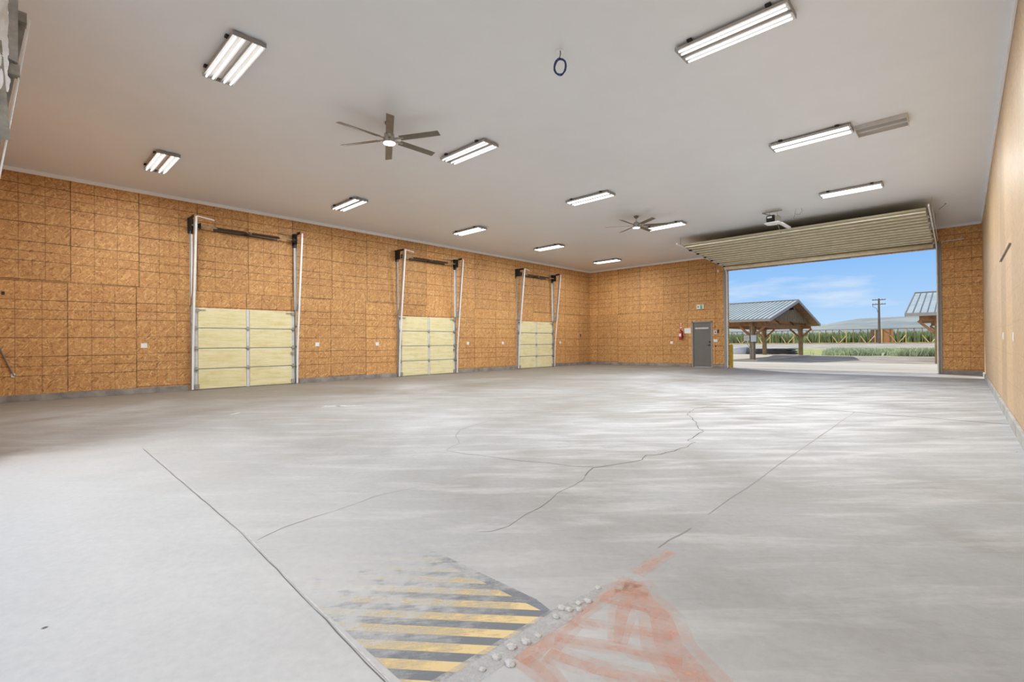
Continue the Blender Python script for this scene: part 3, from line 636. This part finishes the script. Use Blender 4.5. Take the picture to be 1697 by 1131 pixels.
T = thing('fire_extinguisher', 'red fire extinguisher hanging on the far wall left of the door', 'fire extinguisher', (-9.47, YF - .09, 1.26))
MB().lathe([(.05, 0), (.075, .02), (.08, .06), (.08, .30), (.06, .36), (.03, .39)], n=24).build('cylinder', M['red'], T, smooth=True)
MB().lathe([(.025, .39), (.025, .43), (.015, .45)], n=14).bar((0, 0, .44), (.02, -.10, .47), .02, .012).bar((0, 0, .42), (.02, -.10, .41), .02, .01).build('valve', M['dark'], T)
MB().tube([(.0, -.02, .42), (.09, -.03, .40), (.105, -.02, .25), (.10, -.02, .05)], .011, 8).build('hose', M['blk'], T)
MB().box((-.05, -.084, .14), (.05, -.08, .27)).build('label_plate', M['plastic'], T)
MB().box((-.02, .03, .1), (.02, .089, .38)).build('bracket', M['galv_d'], T)
T = thing('extinguisher_sign', 'small upright red and white sign above the fire extinguisher', 'sign', (-9.50, YF, 1.90))
MB().box((-.055, -.004, -.13), (.055, -.0005, .13)).build('sign_plate', M['red'], T)
MB().box((-.016, -.0055, -.03), (.016, -.004, .08)).box((-.045, -.0055, -.11), (.045, -.004, -.06)).box((-.045, -.0055, .09), (.045, -.004, .115)).build('lettering', M['plastic'], T)
T = thing('exit_sign', 'white and green exit sign on the wall above the grey door', 'sign', (-8.585, YF, 2.72))
MB().box((-.16, -.045, -.10), (.16, -.0005, .10)).build('sign_case', M['plastic'], T, bevel=.004)
MB().box((.0, -.048, -.085), (.10, -.045, .085)).build('green_panel', M['green'], T)
MB().lathe([(.012, -.051), (.012, -.048)], (.055, 0, .055), 12, 'y').bar((.055, -.0495, .04), (.045, -.0495, -.01), .003, .02, (0, 1, 0)).bar((.045, -.0495, -.01), (.02, -.0495, -.06), .003, .014, (0, 1, 0)).bar((.045, -.0495, -.01), (.08, -.0495, -.055), .003, .014, (0, 1, 0)).bar((.055, -.0495, .03), (.085, -.0495, .005), .003, .01, (0, 1, 0)).bar((.055, -.0495, .03), (.022, -.0495, .02), .003, .01, (0, 1, 0)).build('running_figure', M['plastic'], T)
MB().box((-.12, -.048, -.045), (-.09, -.045, .045)).box((-.08, -.048, -.045), (-.05, -.045, .045)).bar((-.125, -.0465, 0), (-.045, -.0465, 0), .003, .014, (0, 1, 0)).build('grey_mark', M['greyf'], T)
T = thing('wall_cable', 'dark cable slanting down the left wall at the frame edge', 'cable', (XL, 0, 0))
MB().tube([(.02, -.3, 1.75), (.02, -.07, 1.14), (.02, .05, .78), (.02, .13, .56), (.012, .16, .54)], .012, 6).build('cable', M['cable'], T)
MB().box((.0005, .09, .52), (.015, .15, .60)).build('cable_clip', M['plastic'], T)
outlet((XL, -.02, 2.28), 0, 'small black hook on the left wall at the frame edge', 'hook', 'blk', .05, .05, 'wall_hook', False)
T = thing('wall_conduit', 'thin horizontal pipe high on the wall right of the far door', 'pipe', (-.5, YF, 4.42))
MB().tube([(0, -.03, 0), (.55, -.03, .02)], .012, 8).build('pipe', M['lsteel'], T)
MB().box((.02, -.03, -.02), (.05, -.0005, .02)).box((.48, -.03, 0), (.51, -.0005, .03)).build('pipe_clip', M['galv_d'], T)
T = thing('wood_splinter', 'dark slanted splinter standing off the pale right wall', 'splinter', (XR, 9.15, 2.42))
MB().bar((-.012, 0, 0), (-.012, 2.3, .03), .014, .02, (1, 0, 0)).build('splinter', M['kick'], T)
outlet((XR, 8.91, 1.18), PI, 'white outlet on the pale right wall, nearer the camera')
outlet((XR, 11.05, 1.2), PI, 'white outlet on the pale right wall, nearer the far door')

# ---------------------------------------------------------------- outside
def ground_z(y): return 0 if y < 48 else (.66 * min(1, (y - 48) / 47))
m = MB(); bmesh.ops.create_grid(m.bm, x_segments=4, y_segments=2, size=1)
m.bm.clear()
rows = [-1.2e2, -4, -1.0, 22.0, 30, 48, 60, 70, 80, 95, 130, 400, 1200]; cols = [-900, -200, -60, -14.8, .8, 30, 200, 700]
gv = [[m.bm.verts.new((x, y, ground_z(y) - .03)) for x in cols] for y in rows]
for j in range(len(rows) - 1):
    for i in range(len(cols) - 1):
        if rows[j] == -1.0 and cols[i] == -14.8: continue
        m.bm.faces.new((gv[j][i], gv[j][i + 1], gv[j + 1][i + 1], gv[j + 1][i]))
g = struct(m.build('ground', M['ground'])); 
struct(MB().box((-14.8, YF + .32, -.1), (4, 29.9, -.012)).build('apron', M['apron']))
struct(MB().box((-12, -9, -.1), (4, YN - .51, -.008)).build('front_apron', M['apron']))
m = MB()
prof = [(-2600, 40), (-1500, 44), (-900, 50), (-640, 62), (-530, 55), (-420, 52), (-320, 55), (-280, 63), (-240, 69), (-180, 70), (-130, 70.5), (-60, 72), (100, 66), (600, 58), (1500, 40)]
pr_ = None
for i in range(len(prof) - 1):
    for q in range(6):
        x = prof[i][0] + (prof[i + 1][0] - prof[i][0]) * q / 6; h = prof[i][1] + (prof[i + 1][1] - prof[i][1]) * q / 6 + 2.2 * noise.noise(Vector((x * .01, 0, 0)))
        col_ = [m.bm.verts.new((x, 1150 + j * 170 + 40 * noise.noise(Vector((x * .004, j, 0))), h * (j / 4) ** .8 * (1 + .12 * noise.noise(Vector((x * .006, j * .7, 3)))) if j < 5 else h * .4)) for j in range(6)]
        if pr_:
            for j in range(5): m.bm.faces.new((pr_[j], col_[j], col_[j + 1], pr_[j + 1]))
        pr_ = col_
for v in m.bm.verts: v.co.y += 0
struct(m.build('hills', M['hill'], smooth=True))

def pavilion(xe, dirn, label, seams=True):
    """open timber shelter; xe = x of its visible gable edge, dirn = -1 when it runs to the left of it"""
    s = dirn; T = thing('timber_pavilion', label, 'pavilion', (xe, 37.5, 0), 'timber pavilions')
    LENX = 5.1 if s < 0 else 7.6; ye, yr, yf = -6.8, 0, 6.8; ze, zr = 2.36, 3.86; th = .10
    def rake(ya, za, yb, zb, name):
        m = MB().prism([(0, ya, za), (0, yb, zb), (0, yb, zb + th), (0, ya, za + th)], (s * LENX, 0, 0)); return m.build(name, M['seam'], T)
    for nm, a in (('roof_panel', (ye, ze, yr, zr)), ('roof_panel', (yf, ze, yr, zr))):
        rp_ = rake(*a, nm); sm = MB()
        n = 20 if s < 0 else 28
        for i in range(n + 1):
            x = s * (LENX * i / n * .998 + .01); sm.bar((x, a[0], a[1] + th + .012), (x, a[2], a[3] + th + .012), .022, .035)
        sm.build('standing_seam', M['wooddk'] if False else M['seamdk'], rp_)
        MB().prism([(s * .04, a[0] * .99, a[1] - .03), (s * .04, a[2], a[3] - .03), (s * .04, a[2], a[3] - .004), (s * .04, a[0] * .99, a[1] - .004)], (s * (LENX - .1), 0, 0)).build('roof_decking', M['wood'], rp_)
        MB().prism([(0 - s * .02, a[0], a[1] - .06), (0 - s * .02, a[2], a[3] - .06), (0 - s * .02, a[2], a[3] + th + .03), (0 - s * .02, a[0], a[1] + th + .03)], (s * .04, 0, 0)).build('rake_trim', M['greyf'], rp_)
        MB().box((0, a[0] - .02, a[1] - .04), (s * LENX, a[0] + .02, a[1] + th + .02)).build('eave_trim', M['greyf'], rp_)
    MB().box((0, -.12, zr + th), (s * LENX, .12, zr + th + .05)).build('ridge_cap', M['greyf'], T)
    gx = s * .55
    MB().prism([(gx, -6.0, ze + .14), (gx, 6.0, ze + .14), (gx, 0, zr - .02)], (s * .05, 0, 0)).build('gable_boards', M['woodg'], T)
    gb = MB()
    for i in range(-19, 20):
        y = i * .3; gb.box((gx - s * .02, y - .015, ze + .15), (gx, y + .015, ze + .15 + max(.02, (1 - abs(y) / 6.2) * (zr - ze - .2))))
    gb.build('board_batten', M['woodp'], T)
    if s < 0: MB().box((gx - s * .3, -.3, zr - .55), (gx - s * .02, .0, zr - .42)).build('gable_lamp', M['dark'], T)
    for yy in (-6.0, 6.0): MB().box((s * .5, yy - .12, 2.10), (s * (LENX - .5), yy + .12, 2.36)).build('eave_beam', M['wood'], T)
    for xx in (1.2, 3.85) if s < 0 else (1.2, 3.85, 6.5):
        MB().box((s * xx - .1, -6.4, 2.06), (s * xx + .1, 6.4, 2.33)).build('cross_beam', M['wood'], T)
        for yy in (-6.0, 6.0):
            MB().box((s * xx - .13, yy - .13, -.02), (s * xx + .13, yy + .13, 2.10)).build('post', M['woodp'], T)
            br = MB(); sg = 1 if yy < 0 else -1
            br.bar((s * xx, yy + sg * .1, 1.45), (s * xx, yy + sg * .75, 2.08), .12, .12); br.bar((s * xx + .1, yy, 1.45), (s * xx + .75, yy, 2.10), .12, .12); br.bar((s * xx - .1, yy, 1.45), (s * xx - .75, yy, 2.10), .12, .12)
            br.build('knee_brace', M['wood'], T)
    for i in range(5 if s < 0 else 7):
        x = s * (.9 + i * .85)
        MB().bar((x, -6.4, ze - .0), (x, 0, zr - .12), .06, .14).bar((x, 6.4, ze - .0), (x, 0, zr - .12), .06, .14).build('rafter', M['wood'], T)
    return T
pavilion(-8.2, -1, 'open timber pavilion with green-grey metal roof, gable end facing the doorway')
pavilion(-2.08, 1, 'second metal-roofed pavilion cut off by the right side of the doorway')
struct(MB().box((-25, 31, -.05), (-9.0, 44.6, .02)).build('pavilion_slab', M['apron']))
struct(MB().box((-.9, 31.8, -.05), (6, 44, .03)).build('pavilion_slab_2', M['apron']))
# electrical gear on the near post
T = thing('meter_cabinet', 'grey electrical boxes with white conduit fixed on the near pavilion post', 'electrical box', (-9.4, 31.34, 0))
T.location = (-9.4, 31.34, 0)
MB().box((-.02, -.13, 1.12), (.28, -.005, 1.52)).build('breaker_box', M['box'], T, bevel=.01)
MB().box((-.42, -.12, 1.18), (-.10, -.005, 1.50)).build('meter_box', M['box'], T, bevel=.01)
MB().lathe([(.09, -.16), (.09, -.12)], (-.26, 0, 1.38), 16, 'y').build('meter_dial', M['galv'], T)
MB().tube([(.03, -.04, .02), (.03, -.04, 1.12)], .02, 8).tube([(.09, -.04, .02), (.09, -.04, 1.12)], .02, 8).tube([(-.26, -.04, 1.18), (-.24, -.04, .98), (-.06, -.04, .7), (-.04, -.04, .02)], .022, 8).tube([(.02, -.04, 1.52), (.02, -.04, 2.05)], .025, 8).build('conduit', M['galv_d'], T)
# bollard
T = thing('bollard', 'ochre yellow steel bollard just outside the left jamb of the doorway', 'bollard', (-7.555, 22.25, 0))
MB().lathe([(.10, -.012), (.10, .96), (.085, 1.0), (.04, 1.025)], n=24).build('post', M['yellow'], T, smooth=False)
# covered load and flat stack beneath the pavilion
T = thing('tarp_covered_pile', 'long low pile under a pale grey tarp behind the near pavilion post', 'pile', (-16.2, 46.0, 0))
m = MB(); m.box((-3.9, -1.1, 0), (2.2, 1.1, .62)); bmesh.ops.subdivide_edges(m.bm, edges=m.bm.edges[:], cuts=6, use_grid_fill=True)
for v in m.bm.verts:
    k = v.co.z / .62; v.co.y *= 1 - .25 * k * k; v.co.z *= 1 - .12 * abs(v.co.x / 4) ** 3; v.co += Vector((0, .05 * noise.noise(v.co * 1.7), .05 * noise.noise(v.co * 1.3)))
m.build('tarp', M['tarp'], T, smooth=True)
T = thing('sheet_stack', 'flat stack of pale sheets on a dark base below the pavilion roof', 'stack', (-12.0, 46.5, 0))
for k in range(5):
    w_ = 1.6 - .04 * k + random.uniform(-.05, .05); MB().box((-w_, -1.5, .06 + k * .085), (w_ - .25 * (k % 2), 1.5, .06 + k * .085 + .06)).build('board', M['darkstk'], T)
MB().box((-1.65, -1.6, .49), (1.4, 1.6, .56)).build('top_sheet', M['panelw'], T)
MB().box((-1.5, -1.4, 0), (-1.3, 1.4, .06)).box((1.2, -1.4, 0), (1.4, 1.4, .06)).box((-.2, -1.4, 0), (.2, 1.4, .06)).build('skid', M['wood'], T)
# utility pole
T = thing('utility_pole', 'dark wooden utility pole with two crossarms beyond the road', 'utility pole', (-9.66, 95.3, .62))
MB().tube([(0, 0, -.3), (0, 0, 7.15)], [.19, .13], 12).build('pole', M['pole'], T)
for z in (6.95, 6.25):
    ca = MB().bar((-.85, 0, z), (.85, 0, z), .10, .12).build('crossarm', M['pole'], T)
    im = MB()
    for x in (-.78, -.4, .4, .78): im.lathe([(.04, z + .06), (.06, z + .12), (.03, z + .18)], (x, 0, 0), 8)
    im.build('insulator', M['greyf'], ca)
MB().tube([(-.75, 0, 6.2), (-.8, 0, 5.9), (-.3, 0, 5.6), (-.16, 0, 5.0)], .03, 6).build('drop_wire', M['dark'], T)
# long open timber framework beyond the road
T = thing('timber_framework', 'long open yellow timber stud frame with diagonal braces beyond the gravel road', 'timber frame', (-18, 98, .66))
FX0, FX1, FH = -34, 20, 2.32
MB().bar((FX0, 0, FH), (FX1, 0, FH), .12, .10).build('top_rail', M['wooddk'], T)
MB().bar((FX0, -.1, .08), (FX1, -.1, .08), .10, .10).build('bottom_rail', M['woody'], T)
k = 0; x = FX0
while x < FX1:
    MB().box((x - .055, -.06, 0), (x + .055, .06, FH)).build('stud', M['woody'] if k % 4 == 0 else M['wooddk'] if k % 3 else M['woodp'], T)
    if k % 2 == 0 and not (-18.6 < x + 18 - 18 < -18): 
        s_ = 1 if (k // 2) % 2 else -1
        MB().bar((x + s_ * .85, -.9, .05), (x, -.1, 1.25), .09, .09).build('brace', M['woody'], T)
    if k % 3 == 1: MB().bar((x, 0, FH - .05), (x + .8, 0, FH - .75), .06, .06).build('knee_brace', M['wooddk'], T)
    x += .98; k += 1
for xa, mt in ((-27.6 + 0, 'woodo'), (-15.4, 'woodo')):
    xa_ = xa + 18
    MB().box((xa_, .1, .05), (xa_ + 1.5, .16, FH - .08)).build('board_panel', M[mt], T)
    MB().box((xa_ - 1.5, .3, .05), (xa_ - .05, .9, FH - .1)).build('side_panel', M['wooddk'], T)
    MB().box((xa_ - .1, -.2, 0), (xa_ + .1, 0, FH)).build('corner_post', M['woody'], T)
T.location.x = 0
for ch in T.children: pass

def blades(name, mat, n, xr, yr, h, wd, label, cat, zf=ground_z, lean=.25, dens=None):
    m = MB()
    for i in range(n):
        x = random.uniform(*xr); y = random.uniform(*yr)
        hh = h * random.uniform(.45, 1.1)
        if dens:
            q = dens(x, y)
            if random.random() > q: continue
            hh *= .5 + .5 * q
        a = random.uniform(0, PI); dx, dy = math.cos(a) * wd * random.uniform(.5, 1), math.sin(a) * wd
        lx, ly = random.uniform(-lean, lean) * hh, random.uniform(-lean, lean) * hh; z = zf(y) - .03
        v = [m.bm.verts.new(p) for p in ((x - dx * .4, y - dy * .4, z), (x + dx * .4, y + dy * .4, z), (x + dx * .8 + lx * .5, y + dy * .8 + ly * .5, z + hh * .55), (x + lx, y + ly, z + hh), (x - dx * .8 + lx * .5, y - dy * .8 + ly * .5, z + hh * .5))]
        m.bm.faces.new(v)
    me = m.build(name, mat); return tag(me, label, cat, kind='stuff')
blades('crop_rows', M['crop'], 9000, (-45, 26), (100, 108), 2.1, .22, 'green crop rows growing behind the timber framework', 'crops')
blades('grass', M['grass'], 12000, (-9.2, 6), (50, 62), .25, .05, 'short yellow-green grass beyond the gravel yard', 'grass', lean=.5)
def clump(x, y): return max(0, min(1, .5 + 1.9 * noise.noise(Vector((x * .6, y * .5, 1))) - max(0, -(x + 7.6)) * .3))
blades('weed_patch', M['shrub'], 16000, (-9.0, 3.5), (44.8, 49.8), .62, .06, 'pale sage-green weeds growing in a low bank beyond the yard', 'weeds', lean=.45, dens=clump)
